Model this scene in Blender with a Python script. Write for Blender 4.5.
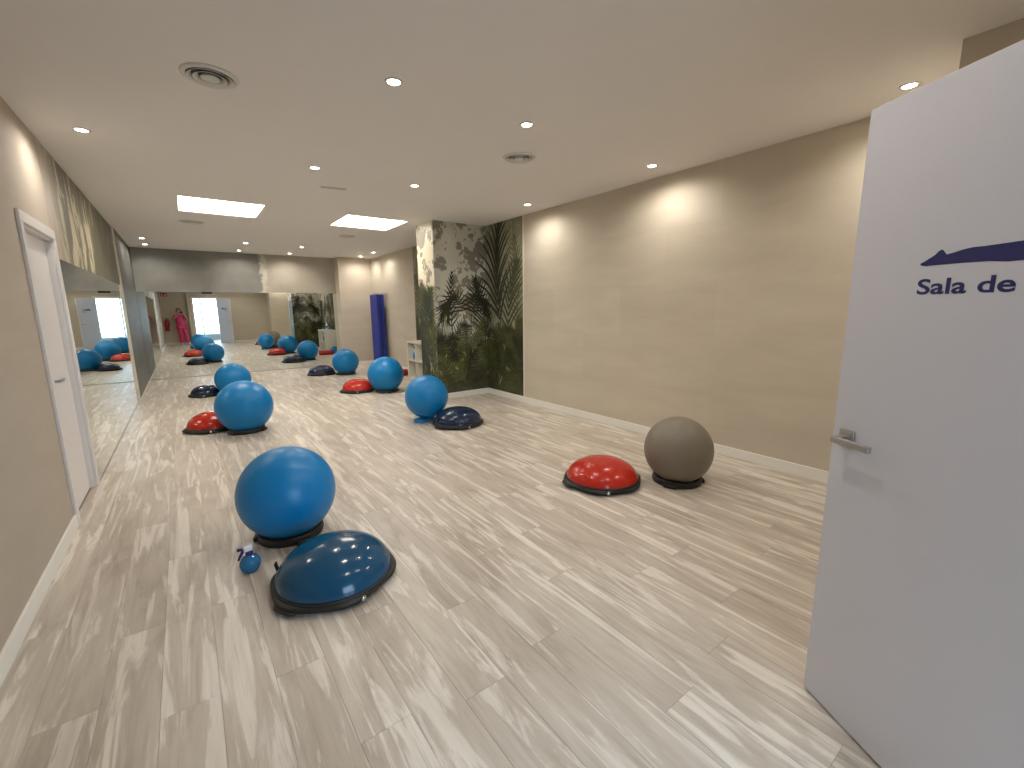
import bpy, bmesh, math, random
import numpy as np
from mathutils import Vector, Matrix

# ------------------------------------------------------------------ clear
for o in list(bpy.data.objects):
    bpy.data.objects.remove(o, do_unlink=True)
scene = bpy.context.scene
COL = scene.collection
random.seed(7)
PI = math.pi

# ------------------------------------------------------------------ camera
CAM_H = 1.5
F_PX = 436.9
YAW, PITCH, ROLL = (math.radians(a) for a in (36.543, 9.871, -0.672))
fwd = Vector((math.sin(YAW)*math.cos(PITCH), math.cos(YAW)*math.cos(PITCH), -math.sin(PITCH)))
r0 = Vector((math.cos(YAW), -math.sin(YAW), 0)); u0 = r0.cross(fwd)
c_r = math.cos(ROLL)*r0 + math.sin(ROLL)*u0
c_u = -math.sin(ROLL)*r0 + math.cos(ROLL)*u0
cam_d = bpy.data.cameras.new('camera'); cam = bpy.data.objects.new('camera', cam_d); COL.objects.link(cam)
cam_d.sensor_fit = 'HORIZONTAL'; cam_d.sensor_width = 36; cam_d.lens = F_PX*36/1024
cam_d.clip_start = 0.02; cam_d.clip_end = 200
cam.matrix_world = Matrix(((c_r.x, c_u.x, -fwd.x, 0), (c_r.y, c_u.y, -fwd.y, 0), (c_r.z, c_u.z, -fwd.z, CAM_H), (0, 0, 0, 1)))
scene.camera = cam
def ray(px, py):
    return (px-512)/F_PX*c_r - (py-384)/F_PX*c_u + fwd

# ------------------------------------------------------------------ world, view, daylight portal
world = bpy.data.worlds.new('daylight'); scene.world = world; world.use_nodes = True
bg = world.node_tree.nodes['Background']
bg.inputs[0].default_value = (0.62, 0.80, 1.0, 1); bg.inputs[1].default_value = 11.5
vs = scene.view_settings
vs.view_transform = 'Standard'; vs.look = 'None'; vs.exposure = 0.1; vs.gamma = 1.0; vs.use_curve_mapping = False
SPOT_W = 33.0          # every ceiling downlight
PANEL_E = 13.0          # the two square ceiling panels
WARM = (1.0, 0.93, 0.85)
pl_d = bpy.data.lights.new('window_portal', 'AREA'); pl_d.shape = 'RECTANGLE'; pl_d.size = 4.0; pl_d.size_y = 2.4
pl_d.cycles.is_portal = True
pl = bpy.data.objects.new('window_portal', pl_d); COL.objects.link(pl)
pl.location = (1.0, -3.26, 1.55); pl.rotation_euler = (PI/2, 0, 0)

# ------------------------------------------------------------------ room measures (metres)
XL, XR = -0.777, 4.266
H = 2.868
YB = 12.55             # back mirror plane
YS = 12.2              # right piece of the back wall
YF = -0.52             # wall behind the photographer
YD = -0.32             # wall that holds the doorway
XBOX, YBOX = 3.46, 0.64
XC, YC0, YC1 = 3.28, 6.47, 7.06     # mural pillar
MT = 1.945             # mirror top
DX0, DX1 = 0.42, 1.36  # doorway

# ------------------------------------------------------------------ material helpers
def new_mat(name):
    m = bpy.data.materials.new(name); m.use_nodes = True
    nt = m.node_tree; b = nt.nodes['Principled BSDF']
    return m, nt, b
def plain(name, col, rough=0.5, metal=0.0, spec=0.5, bump=0.0, bscale=200, coat=0, emis=None, estr=0, vary=0.04):
    m, nt, b = new_mat(name)
    b.inputs['Base Color'].default_value = (*col, 1); b.inputs['Roughness'].default_value = rough
    b.inputs['Metallic'].default_value = metal; b.inputs['Specular IOR Level'].default_value = spec
    b.inputs['Coat Weight'].default_value = coat
    tc = nt.nodes.new('ShaderNodeTexCoord')
    nz = nt.nodes.new('ShaderNodeTexNoise'); nz.inputs['Scale'].default_value = bscale
    nt.links.new(tc.outputs['Object'], nz.inputs['Vector'])
    if vary and not emis:
        mx = nt.nodes.new('ShaderNodeMix'); mx.data_type = 'RGBA'
        n2 = nt.nodes.new('ShaderNodeTexNoise'); n2.inputs['Scale'].default_value = 4
        nt.links.new(tc.outputs['Object'], n2.inputs['Vector'])
        nt.links.new(n2.outputs['Fac'], mx.inputs['Factor'])
        mx.inputs['A'].default_value = (*[c*(1-vary) for c in col], 1); mx.inputs['B'].default_value = (*[min(1, c*(1+vary)) for c in col], 1)
        nt.links.new(mx.outputs['Result'], b.inputs['Base Color'])
    if bump:
        bp = nt.nodes.new('ShaderNodeBump'); bp.inputs['Strength'].default_value = bump; bp.inputs['Distance'].default_value = 0.002
        nt.links.new(nz.outputs['Fac'], bp.inputs['Height']); nt.links.new(bp.outputs['Normal'], b.inputs['Normal'])
    if emis:
        b.inputs['Emission Color'].default_value = (*emis, 1); b.inputs['Emission Strength'].default_value = estr
    return m
def ramp(nt, stops):
    r = nt.nodes.new('ShaderNodeValToRGB'); e = r.color_ramp.elements
    while len(e) < len(stops): e.new(0.5)
    for el, (p, c) in zip(e, stops):
        el.position = p; el.color = (*c, 1) if len(c) == 3 else c
    return r
def mixc(nt, fac, a, b_, mode='MIX'):
    mx = nt.nodes.new('ShaderNodeMix'); mx.data_type = 'RGBA'; mx.blend_type = mode
    for sock, v in (('Factor', fac), ('A', a), ('B', b_)):
        if isinstance(v, (tuple, list)): mx.inputs[sock].default_value = (*v, 1) if len(v) == 3 else v
        elif isinstance(v, (int, float)): mx.inputs[sock].default_value = v
        else: nt.links.new(v, mx.inputs[sock])
    return mx.outputs['Result']
def noise(nt, vec, scale, detail=4, rough=0.55, dist=0.0):
    n = nt.nodes.new('ShaderNodeTexNoise'); n.inputs['Scale'].default_value = scale
    n.inputs['Detail'].default_value = detail; n.inputs['Roughness'].default_value = rough; n.inputs['Distortion'].default_value = dist
    nt.links.new(vec, n.inputs['Vector']); return n.outputs['Fac']
def mapping(nt, vec, scale=(1, 1, 1), loc=(0, 0, 0)):
    n = nt.nodes.new('ShaderNodeMapping'); n.inputs['Scale'].default_value = scale; n.inputs['Location'].default_value = loc
    nt.links.new(vec, n.inputs['Vector']); return n.outputs['Vector']
def texco(nt, out='Object'):
    return nt.nodes.new('ShaderNodeTexCoord').outputs[out]
def math_n(nt, op, a, b_=None):
    n = nt.nodes.new('ShaderNodeMath'); n.operation = op
    for i, v in enumerate((a, b_)):
        if v is None: continue
        if isinstance(v, (int, float)): n.inputs[i].default_value = v
        else: nt.links.new(v, n.inputs[i])
    return n.outputs[0]

# floor planks: greige vinyl boards with chalky streaks
def plank_material():
    m, nt, b = new_mat('vinyl_plank')
    tc = texco(nt); oi = nt.nodes.new('ShaderNodeObjectInfo')
    cx = nt.nodes.new('ShaderNodeCombineXYZ')
    nt.links.new(math_n(nt, 'MULTIPLY', oi.outputs['Random'], 91.0), cx.inputs[0])
    nt.links.new(math_n(nt, 'MULTIPLY', oi.outputs['Random'], 57.0), cx.inputs[1])
    va = nt.nodes.new('ShaderNodeVectorMath'); va.operation = 'ADD'
    nt.links.new(tc, va.inputs[0]); nt.links.new(cx.outputs[0], va.inputs[1]); v = va.outputs[0]
    grain = noise(nt, mapping(nt, v, (42, 2.4, 1)), 1.0, 5, 0.6)
    broad = noise(nt, mapping(nt, v, (6.5, 1.5, 1)), 1.0, 4, 0.6, 0.9)
    streak = noise(nt, mapping(nt, v, (13, 1.15, 1), (3, 5, 0)), 1.0, 8, 0.62, 0.9)
    base = ramp(nt, [(0.30, (0.42, 0.365, 0.30)), (0.50, (0.53, 0.475, 0.405)), (0.72, (0.60, 0.55, 0.48))])
    nt.links.new(broad, base.inputs[0])
    sr = ramp(nt, [(0.515, (0, 0, 0)), (0.585, (0.8, 0.8, 0.8))]); nt.links.new(streak, sr.inputs[0])
    c1 = mixc(nt, sr.outputs[0], base.outputs[0], (0.78, 0.74, 0.67))
    gr = ramp(nt, [(0.34, (0.86, 0.84, 0.81)), (0.60, (1.03, 1.03, 1.03))]); nt.links.new(grain, gr.inputs[0])
    c2 = mixc(nt, 0.75, c1, gr.outputs[0], 'MULTIPLY')
    tone = ramp(nt, [(0.0, (0.90, 0.88, 0.86)), (1.0, (1.06, 1.06, 1.05))]); nt.links.new(oi.outputs['Random'], tone.inputs[0])
    c3 = mixc(nt, 1.0, c2, tone.outputs[0], 'MULTIPLY')
    nt.links.new(c3, b.inputs['Base Color'])
    b.inputs['Roughness'].default_value = 0.36; b.inputs['Specular IOR Level'].default_value = 0.42
    bp = nt.nodes.new('ShaderNodeBump'); bp.inputs['Strength'].default_value = 0.12; bp.inputs['Distance'].default_value = 0.002
    nt.links.new(grain, bp.inputs['Height']); nt.links.new(bp.outputs['Normal'], b.inputs['Normal'])
    return m
# beige cement-look wall covering with faint large blocks
def wall_material(name, c0, c1, blocks=True, rough=0.62):
    m, nt, b = new_mat(name)
    tc = texco(nt)
    sep = nt.nodes.new('ShaderNodeSeparateXYZ'); nt.links.new(tc, sep.inputs[0])
    cmb = nt.nodes.new('ShaderNodeCombineXYZ')
    nt.links.new(math_n(nt, 'ADD', sep.outputs[0], sep.outputs[1]), cmb.inputs[0]); nt.links.new(sep.outputs[2], cmb.inputs[1])
    v = cmb.outputs[0]
    n1 = noise(nt, mapping(nt, v, (1.2, 4.5, 1)), 1.0, 6, 0.6, 0.3)
    r1 = ramp(nt, [(0.32, c0), (0.68, c1)]); nt.links.new(n1, r1.inputs[0]); col = r1.outputs[0]
    if blocks:
        bk = nt.nodes.new('ShaderNodeTexBrick'); nt.links.new(v, bk.inputs['Vector'])
        bk.inputs['Color1'].default_value = (0.96, 0.96, 0.96, 1); bk.inputs['Color2'].default_value = (1.02, 1.02, 1.02, 1); bk.inputs['Mortar'].default_value = (0.96, 0.96, 0.96, 1)
        bk.inputs['Scale'].default_value = 1.0; bk.inputs['Mortar Size'].default_value = 0.004; bk.inputs['Brick Width'].default_value = 1.2; bk.inputs['Row Height'].default_value = 0.58
        col = mixc(nt, 0.8, col, bk.outputs['Color'], 'MULTIPLY')
    nt.links.new(col, b.inputs['Base Color']); b.inputs['Roughness'].default_value = rough; b.inputs['Specular IOR Level'].default_value = 0.3
    bp = nt.nodes.new('ShaderNodeBump'); bp.inputs['Strength'].default_value = 0.15; bp.inputs['Distance'].default_value = 0.002
    nt.links.new(noise(nt, tc, 90, 4), bp.inputs['Height']); nt.links.new(bp.outputs['Normal'], b.inputs['Normal'])
    return m
# printed wallpaper on the left wall: cream plaster torn into dark olive, greyer towards the back
def left_mural_material():
    m, nt, b = new_mat('torn_plaster_print')
    tc = texco(nt)
    sep = nt.nodes.new('ShaderNodeSeparateXYZ'); nt.links.new(tc, sep.inputs[0]); y = sep.outputs[1]; z = sep.outputs[2]
    v = mapping(nt, tc, (1, 2.6, 0.9))
    n1 = noise(nt, v, 1.15, 8, 0.62, 0.7); n2 = noise(nt, mapping(nt, tc, (1, 5, 1.1), (2, 1, 4)), 1.6, 6, 0.65, 0.4)
    mass = math_n(nt, 'ADD', math_n(nt, 'MULTIPLY', n1, 0.95), math_n(nt, 'MULTIPLY', n2, 0.25))
    mr = nt.nodes.new('ShaderNodeMapRange'); mr.inputs[1].default_value = 5.4; mr.inputs[2].default_value = 9.2; mr.inputs[3].default_value = -0.005; mr.inputs[4].default_value = 0.12
    nt.links.new(y, mr.inputs[0])
    mass2 = math_n(nt, 'ADD', mass, mr.outputs[0])
    rp = ramp(nt, [(0.48, (0.66, 0.60, 0.44)), (0.565, (0.50, 0.45, 0.31)), (0.585, (0.19, 0.175, 0.115)), (0.74, (0.13, 0.125, 0.085))])
    nt.links.new(mass2, rp.inputs[0])
    fade = nt.nodes.new('ShaderNodeMapRange'); fade.inputs[1].default_value = 5.3; fade.inputs[2].default_value = 5.9
    nt.links.new(y, fade.inputs[0])
    c = mixc(nt, fade.outputs[0], (0.47, 0.41, 0.335), rp.outputs[0])
    nt.links.new(c, b.inputs['Base Color']); b.inputs['Roughness'].default_value = 0.5
    return m
# grey wall print: grey-green on the left, torn edge, beige to the right (back wall above the mirror)
def grey_band_material():
    m, nt, b = new_mat('grey_plaster_print')
    tc = texco(nt)
    sep = nt.nodes.new('ShaderNodeSeparateXYZ'); nt.links.new(tc, sep.inputs[0]); x = sep.outputs[0]
    n1 = noise(nt, tc, 1.6, 6, 0.6, 0.4); n2 = noise(nt, tc, 5.5, 6, 0.65, 0.5)
    grey = ramp(nt, [(0.35, (0.215, 0.21, 0.185)), (0.65, (0.29, 0.285, 0.255))]); nt.links.new(n1, grey.inputs[0])
    beige = ramp(nt, [(0.35, (0.42, 0.375, 0.305)), (0.65, (0.50, 0.45, 0.37))]); nt.links.new(n1, beige.inputs[0])
    e = math_n(nt, 'ADD', x, math_n(nt, 'MULTIPLY', n2, 0.5))
    er = nt.nodes.new('ShaderNodeMapRange'); er.inputs[1].default_value = 1.88; er.inputs[2].default_value = 1.92
    nt.links.new(e, er.inputs[0])
    e2 = nt.nodes.new('ShaderNodeMapRange'); e2.inputs[1].default_value = 1.98; e2.inputs[2].default_value = 2.06; nt.links.new(e, e2.inputs[0])
    c = mixc(nt, er.outputs[0], grey.outputs[0], (0.60, 0.57, 0.47))
    c = mixc(nt, e2.outputs[0], c, beige.outputs[0])
    nt.links.new(c, b.inputs['Base Color']); b.inputs['Roughness'].default_value = 0.5
    return m
def vcol_material():
    m, nt, b = new_mat('palm_mural_print')
    a = nt.nodes.new('ShaderNodeVertexColor'); a.layer_name = 'print'
    nt.links.new(a.outputs['Color'], b.inputs['Base Color']); b.inputs['Roughness'].default_value = 0.42; b.inputs['Specular IOR Level'].default_value = 0.35
    return m
def ball_material(name, col, rough=0.36):
    m, nt, b = new_mat(name)
    tc = texco(nt)
    c = mixc(nt, noise(nt, tc, 3, 3), tuple(k*0.92 for k in col), tuple(min(1, k*1.08) for k in col))
    nt.links.new(c, b.inputs['Base Color']); b.inputs['Roughness'].default_value = rough
    b.inputs['Specular IOR Level'].default_value = 0.38
    return m
def glass_material():
    m = bpy.data.materials.new('window_glass'); m.use_nodes = True; nt = m.node_tree; nt.nodes.clear()
    o = nt.nodes.new('ShaderNodeOutputMaterial'); t = nt.nodes.new('ShaderNodeBsdfTransparent'); g = nt.nodes.new('ShaderNodeBsdfGlossy')
    t.inputs[0].default_value = (0.93, 0.97, 0.98, 1); g.inputs['Roughness'].default_value = 0.02
    fr = nt.nodes.new('ShaderNodeFresnel'); fr.inputs[0].default_value = 1.3
    mx = nt.nodes.new('ShaderNodeMixShader'); nt.links.new(fr.outputs[0], mx.inputs[0]); nt.links.new(t.outputs[0], mx.inputs[1]); nt.links.new(g.outputs[0], mx.inputs[2])
    nt.links.new(mx.outputs[0], o.inputs[0]); return m

M = {}
M['plank'] = plank_material()
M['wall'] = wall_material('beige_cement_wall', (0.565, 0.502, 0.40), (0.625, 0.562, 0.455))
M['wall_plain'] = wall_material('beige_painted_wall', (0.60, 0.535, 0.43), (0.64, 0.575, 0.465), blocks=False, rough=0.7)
M['wall_left'] = wall_material('beige_wall_dimmed', (0.46, 0.40, 0.325), (0.50, 0.44, 0.36), blocks=False, rough=0.7)  # beige wall colour darkened to stand in for weaker light on this side
M['ceiling'] = plain('white_ceiling_paint', (0.83, 0.805, 0.785), 0.8, bump=0.05, bscale=150, vary=0.015)
M['subfloor'] = plain('subfloor', (0.40, 0.35, 0.29), 0.9)
M['white'] = plain('white_lacquer', (0.76, 0.73, 0.71), 0.35, vary=0.01)
M['door'] = plain('white_door_lacquer', (0.62, 0.615, 0.66), 0.42, vary=0.008)
M['base'] = plain('white_baseboard', (0.84, 0.82, 0.76), 0.4, vary=0.02)
M['trim'] = plain('pale_corner_trim', (0.72, 0.66, 0.55), 0.45, vary=0.02)
M['mirror'] = plain('mirror_silver', (0.80, 0.83, 0.80), 0.0, metal=1.0, vary=0)
M['left_mural'] = left_mural_material()
M['grey'] = grey_band_material()
M['vcol'] = vcol_material()
M['pier'] = wall_material('dark_grey_plaster_print', (0.10, 0.10, 0.088), (0.145, 0.145, 0.13), blocks=False, rough=0.5)
M['ballblue'] = ball_material('blue_ball_rubber', (0.002, 0.19, 0.47), 0.36)
M['ballgrey'] = ball_material('grey_ball_rubber', (0.21, 0.185, 0.145), 0.40)
M['domeblue'] = ball_material('dark_blue_dome_rubber', (0.008, 0.068, 0.145), 0.14)
M['domenavy'] = ball_material('navy_dome_rubber', (0.010, 0.022, 0.055), 0.22)
M['domered'] = ball_material('red_dome_rubber', (0.47, 0.026, 0.013), 0.20)
M['black'] = plain('black_rubber', (0.014, 0.013, 0.012), 0.5, bump=0.1)
M['ringblue'] = plain('blue_plastic', (0.012, 0.21, 0.52), 0.4)
M['steel'] = plain('brushed_steel', (0.42, 0.40, 0.37), 0.35, metal=0.85)
M['chrome'] = plain('chrome', (0.7, 0.7, 0.7), 0.15, metal=1.0)
M['logo'] = plain('navy_vinyl_lettering', (0.016, 0.018, 0.115), 0.45, vary=0)
M['lamp'] = plain('downlight_lens', (1, 1, 1), 0.3, emis=(1.0, 0.88, 0.72), estr=28)
M['panel'] = plain('panel_diffuser', (1, 1, 1), 0.4, emis=(1.0, 0.93, 0.83), estr=PANEL_E)
M['recess'] = plain('panel_recess_paint', (0.80, 0.70, 0.58), 0.7, vary=0.01)
M['vent'] = plain('vent_metal', (0.70, 0.68, 0.63), 0.45, vary=0.02)
M['dark'] = plain('dark_cavity', (0.02, 0.02, 0.018), 0.7)
M['ventdark'] = plain('vent_cavity', (0.10, 0.095, 0.085), 0.7)
M['matblue'] = plain('blue_foam_mat', (0.010, 0.030, 0.30), 0.55, bump=0.2)
M['matnavy'] = plain('blue_mat_edge', (0.006, 0.017, 0.16), 0.6)
M['redfoam'] = plain('red_foam', (0.42, 0.015, 0.012), 0.6, bump=0.2)
M['shelf'] = plain('white_shelf_laminate', (0.74, 0.70, 0.60), 0.4, vary=0.02)
M['bottlewhite'] = plain('white_plastic', (0.80, 0.80, 0.82), 0.35, vary=0.02)
M['bottleblue'] = plain('blue_label_plastic', (0.10, 0.28, 0.55), 0.35)
M['bottlepale'] = plain('pale_blue_plastic', (0.30, 0.46, 0.62), 0.35)
M['purple'] = plain('purple_plastic', (0.035, 0.010, 0.13), 0.35)
M['glass'] = glass_material()
M['frame_alu'] = plain('aluminium_frame', (0.45, 0.48, 0.50), 0.4, metal=0.6)
M['lobby'] = plain('lobby_white_paint', (0.75, 0.77, 0.78), 0.7, vary=0.02)
M['lobbyfloor'] = plain('lobby_pale_tile', (0.55, 0.58, 0.60), 0.3)
M['pavement'] = plain('street_pavement', (0.40, 0.40, 0.39), 0.8, bump=0.3, bscale=30)
M['extred'] = plain('red_enamel', (0.45, 0.010, 0.012), 0.25, vary=0.01)
M['signred'] = plain('red_sign', (0.50, 0.03, 0.02), 0.4, vary=0)
M['skin'] = plain('skin', (0.50, 0.29, 0.20), 0.5)
M['hair'] = plain('dark_hair', (0.018, 0.012, 0.010), 0.5, bump=0.5, bscale=120)
M['pink'] = plain('pink_uniform_cotton', (0.62, 0.060, 0.17), 0.8, bump=0.2, bscale=60)
M['phone'] = plain('black_phone_glass', (0.01, 0.01, 0.012), 0.12)
M['screen'] = plain('phone_screen', (0.02, 0.02, 0.03), 0.1)
M['eye'] = plain('eye_white', (0.8, 0.8, 0.78), 0.25)
M['iris'] = plain('dark_iris', (0.02, 0.012, 0.008), 0.2)
M['lip'] = plain('lip', (0.42, 0.13, 0.11), 0.45)

def water_bottle_mat():
    m, nt, b = new_mat('blue_clear_plastic')
    tc = texco(nt)
    c = mixc(nt, noise(nt, tc, 30, 2), (0.015, 0.13, 0.34), (0.05, 0.27, 0.52))
    nt.links.new(c, b.inputs['Base Color']); b.inputs['Roughness'].default_value = 0.08
    b.inputs['Transmission Weight'].default_value = 0.25; b.inputs['IOR'].default_value = 1.35
    return m
M['flask'] = water_bottle_mat()

# ------------------------------------------------------------------ mesh helpers
def obj(name, bm, mat, parent=None, smooth=False, loc=None, rot=None):
    me = bpy.data.meshes.new(name); bmesh.ops.recalc_face_normals(bm, faces=bm.faces); bm.to_mesh(me); bm.free()
    if smooth:
        for p in me.polygons: p.use_smooth = True
    if mat: me.materials.append(M[mat] if isinstance(mat, str) else mat)
    o = bpy.data.objects.new(name, me); COL.objects.link(o)
    if parent: o.parent = parent
    if loc: o.location = loc
    if rot: o.rotation_euler = rot
    return o
def bx(bm, x0, x1, y0, y1, z0, z1, bevel=0, mtx=None):
    r = bmesh.ops.create_cube(bm, size=1)
    vs_ = r['verts']
    for v in vs_:
        v.co = Vector(((x0+x1)/2 + v.co.x*(x1-x0), (y0+y1)/2 + v.co.y*(y1-y0), (z0+z1)/2 + v.co.z*(z1-z0)))
    if bevel:
        es = list({e for v in vs_ for e in v.link_edges})
        rr = bmesh.ops.bevel(bm, geom=es, offset=bevel, segments=2, affect='EDGES', profile=0.5)
        vs_ = list({v for f in rr['faces'] for v in f.verts} | {v for v in vs_ if v.is_valid})
    if mtx:
        for v in vs_: v.co = mtx @ v.co
    return vs_
def box(name, dims, mat, parent=None, bevel=0, **k):
    bm = bmesh.new(); bx(bm, *dims, bevel=bevel); return obj(name, bm, mat, parent, **k)
def lathe(bm, prof, n=40, rad=None, center=(0, 0, 0), close=False):
    rings = []
    for (r, z) in prof:
        if r < 1e-6: rings.append([bm.verts.new((center[0], center[1], center[2]+z))]); continue
        ring = []
        for i in range(n):
            t = 2*PI*i/n; k = rad(t) if rad else 1
            ring.append(bm.verts.new((center[0]+r*k*math.cos(t), center[1]+r*k*math.sin(t), center[2]+z)))
        rings.append(ring)
    pairs = list(zip(rings[:-1], rings[1:])) + ([(rings[-1], rings[0])] if close else [])
    for a, b in pairs:
        if len(a) == 1 and len(b) == 1: continue
        for i in range(n):
            j = (i+1) % n
            if len(a) == 1: bm.faces.new((a[0], b[i], b[j]))
            elif len(b) == 1: bm.faces.new((a[i], a[j], b[0]))
            else: bm.faces.new((a[i], a[j], b[j], b[i]))
    return rings
def lathe_obj(name, prof, mat, parent=None, n=40, rad=None, close=False, loc=None, rot=None, smooth=True):
    bm = bmesh.new(); lathe(bm, prof, n, rad, close=close); return obj(name, bm, mat, parent, smooth, loc, rot)
def tube(bm, pts, r, n=10, caps=True):
    pts = [Vector(p) for p in pts]; rr = r if isinstance(r, (list, tuple)) else [r]*len(pts)
    rings = []
    for i, p in enumerate(pts):
        d = (pts[min(i+1, len(pts)-1)] - pts[max(i-1, 0)]).normalized()
        a = d.cross(Vector((0, 0, 1)))
        if a.length < 1e-3: a = d.cross(Vector((0, 1, 0)))
        a.normalize(); b = d.cross(a)
        rings.append([bm.verts.new(p + rr[i]*(math.cos(2*PI*k/n)*a + math.sin(2*PI*k/n)*b)) for k in range(n)])
    for A, B in zip(rings[:-1], rings[1:]):
        for k in range(n): bm.faces.new((A[k], A[(k+1) % n], B[(k+1) % n], B[k]))
    if caps:
        bm.faces.new(rings[0]); bm.faces.new(rings[-1][::-1])
def tube_obj(name, pts, r, mat, parent=None, n=10, **k):
    bm = bmesh.new(); tube(bm, pts, r, n); return obj(name, bm, mat, parent, True, **k)
def prism(bm, pts, t, frame):          # pts: 2-D outline, frame: function (u, v, w) -> Vector, t thickness
    a = [bm.verts.new(frame(u, v, 0)) for u, v in pts]; b = [bm.verts.new(frame(u, v, t)) for u, v in pts]
    n = len(pts)
    bm.faces.new(a); bm.faces.new(b[::-1])
    for i in range(n): bm.faces.new((a[i], a[(i+1) % n], b[(i+1) % n], b[i]))
def thing(name, label, cat, loc=(0, 0, 0), rotz=0, group=None):
    o = bpy.data.objects.new(name, None); COL.objects.link(o); o.empty_display_size = 0.1
    o.location = loc; o.rotation_euler = (0, 0, rotz); o['label'] = label; o['category'] = cat
    if group: o['group'] = group
    return o
def tag(o, label, cat, group=None):
    o['label'] = label; o['category'] = cat
    if group: o['group'] = group
    return o
def struct(o, label=None):
    o['kind'] = 'structure'
    if label: o['label'] = label
    return o

# ------------------------------------------------------------------ room shell
T = 0.12
floor = struct(box('floor', (XL-T, XR+T, YF-T, YB+T, -0.12, -0.009), 'subfloor'), 'pale greige wood-look plank floor of the exercise room')
PW, PLEN, GAP = 0.19, 1.32, 0.0004
plank_cache = {}
def plank_mesh(w, l):
    key = (round(w, 3), round(l, 3))
    if key not in plank_cache:
        bm = bmesh.new(); b = 0.0005; hx, hy = w/2-GAP, l/2-GAP
        top = [bm.verts.new((sx*(hx-b), sy*(hy-b), 0)) for sx, sy in ((-1, -1), (1, -1), (1, 1), (-1, 1))]
        mid = [bm.verts.new((sx*hx, sy*hy, -b)) for sx, sy in ((-1, -1), (1, -1), (1, 1), (-1, 1))]
        low = [bm.verts.new((sx*hx, sy*hy, -0.0085)) for sx, sy in ((-1, -1), (1, -1), (1, 1), (-1, 1))]
        bm.faces.new(top); bm.faces.new(low[::-1])
        for i in range(4):
            j = (i+1) % 4
            bm.faces.new((mid[i], mid[j], top[j], top[i])); bm.faces.new((low[i], low[j], mid[j], mid[i]))
        me = bpy.data.meshes.new('plank'); bm.to_mesh(me); bm.free(); me.materials.append(M['plank']); plank_cache[key] = me
    return plank_cache[key]
rng = random.Random(11); x = XL - 0.03; last = 0
while x < XR:
    w = min(PW, XR - x)
    off = (last + rng.uniform(0.3, 0.7)*PLEN) % PLEN; last = off
    y = YF - off
    while y < YB:
        y0, y1 = max(y, YF), min(y+PLEN, YB)
        if y1 - y0 > 0.05:
            o = bpy.data.objects.new('plank', plank_mesh(w, y1-y0)); COL.objects.link(o)
            o.location = (x+w/2, (y0+y1)/2, 0); o.parent = floor
        y += PLEN
    x += PW

# ceiling with two square openings for the light panels
PX = ((0.105, 1.035), (2.09, 3.035)); PY = (6.81, 7.78)
bm = bmesh.new()
xs = [XL-T, PX[0][0], PX[0][1], PX[1][0], PX[1][1], XR+T]; ys = [YF-T, PY[0], PY[1], YB+T]
for i in range(5):
    for j in range(3):
        if j == 1 and i in (1, 3): continue
        bx(bm, xs[i], xs[i+1], ys[j], ys[j+1], H, H+0.12)
struct(obj('ceiling', bm, 'ceiling'), 'white painted flat ceiling')

DY0, DY1, DZ = 4.255, 5.10, 2.085      # left door opening
bm = bmesh.new()
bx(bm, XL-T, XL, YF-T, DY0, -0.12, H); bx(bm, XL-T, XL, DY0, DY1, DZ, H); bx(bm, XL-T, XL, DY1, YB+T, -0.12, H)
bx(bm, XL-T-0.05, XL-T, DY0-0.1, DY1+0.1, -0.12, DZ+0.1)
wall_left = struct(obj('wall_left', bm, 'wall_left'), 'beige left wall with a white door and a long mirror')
s = box('mural_wallpaper', (XL, XL+0.002, 5.175, 9.78, MT-0.01, H), 'left_mural', wall_left); s['label'] = 'cream and olive torn plaster print'
pier = struct(box('wall_left_far', (XL, XL+0.022, 9.79, YB, -0.008, H), 'pier'), 'grey plaster-print end of the left wall')
box('edge_trim', (XL, XL+0.028, 9.772, 9.79, 0, H), 'trim', pier)
box('skirting', (XL+0.022, XL+0.028, 9.79, YB, 0, 0.012), 'base', pier)

wall_right = struct(box('wall_right', (XR, XR+T, YBOX-0.2, YB+T, -0.12, H), 'wall'), 'beige cement-look right wall')
bm = bmesh.new()
bx(bm, XL-T, XR+T, YB+0.006, YB+T+0.006, -0.12, H)
wall_back = struct(obj('wall_back', bm, 'grey'), 'grey to beige plaster-print back wall above the mirror')
struct(box('wall_back_right', (3.4, XR, YS, YB+0.006, -0.008, H), 'wall'), 'beige end piece of the back wall beside the mirror')
bm = bmesh.new()
bx(bm, XL-T, 0.22, YF-T, YF, -0.12, H)
struct(obj('wall_front_left', bm, 'wall_plain'), 'beige front wall piece behind the photographer')
bm = bmesh.new()
bx(bm, 0.22, DX0, YF-T, YD, -0.12, H); bx(bm, DX0, DX1, YD-0.12, YD, 2.12, H); bx(bm, DX1, XBOX+T, YD-0.12, YD, -0.12, H)
struct(obj('wall_front', bm, 'wall_plain'), 'beige front wall with the open doorway')
bm = bmesh.new()
bx(bm, XBOX, XBOX+T, YD, YBOX-T, -0.12, H); bx(bm, XBOX, XR+T, YBOX-T, YBOX, -0.12, H)
struct(obj('wall_front_right', bm, 'wall_plain'), 'beige boxed-out corner beside the open door')

# pillar with mural
pillar = struct(box('wall_pillar', (XC, XR, YC0, YC1, -0.008, H), 'wall_plain'), 'square pillar against the right wall covered in a palm mural')

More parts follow.
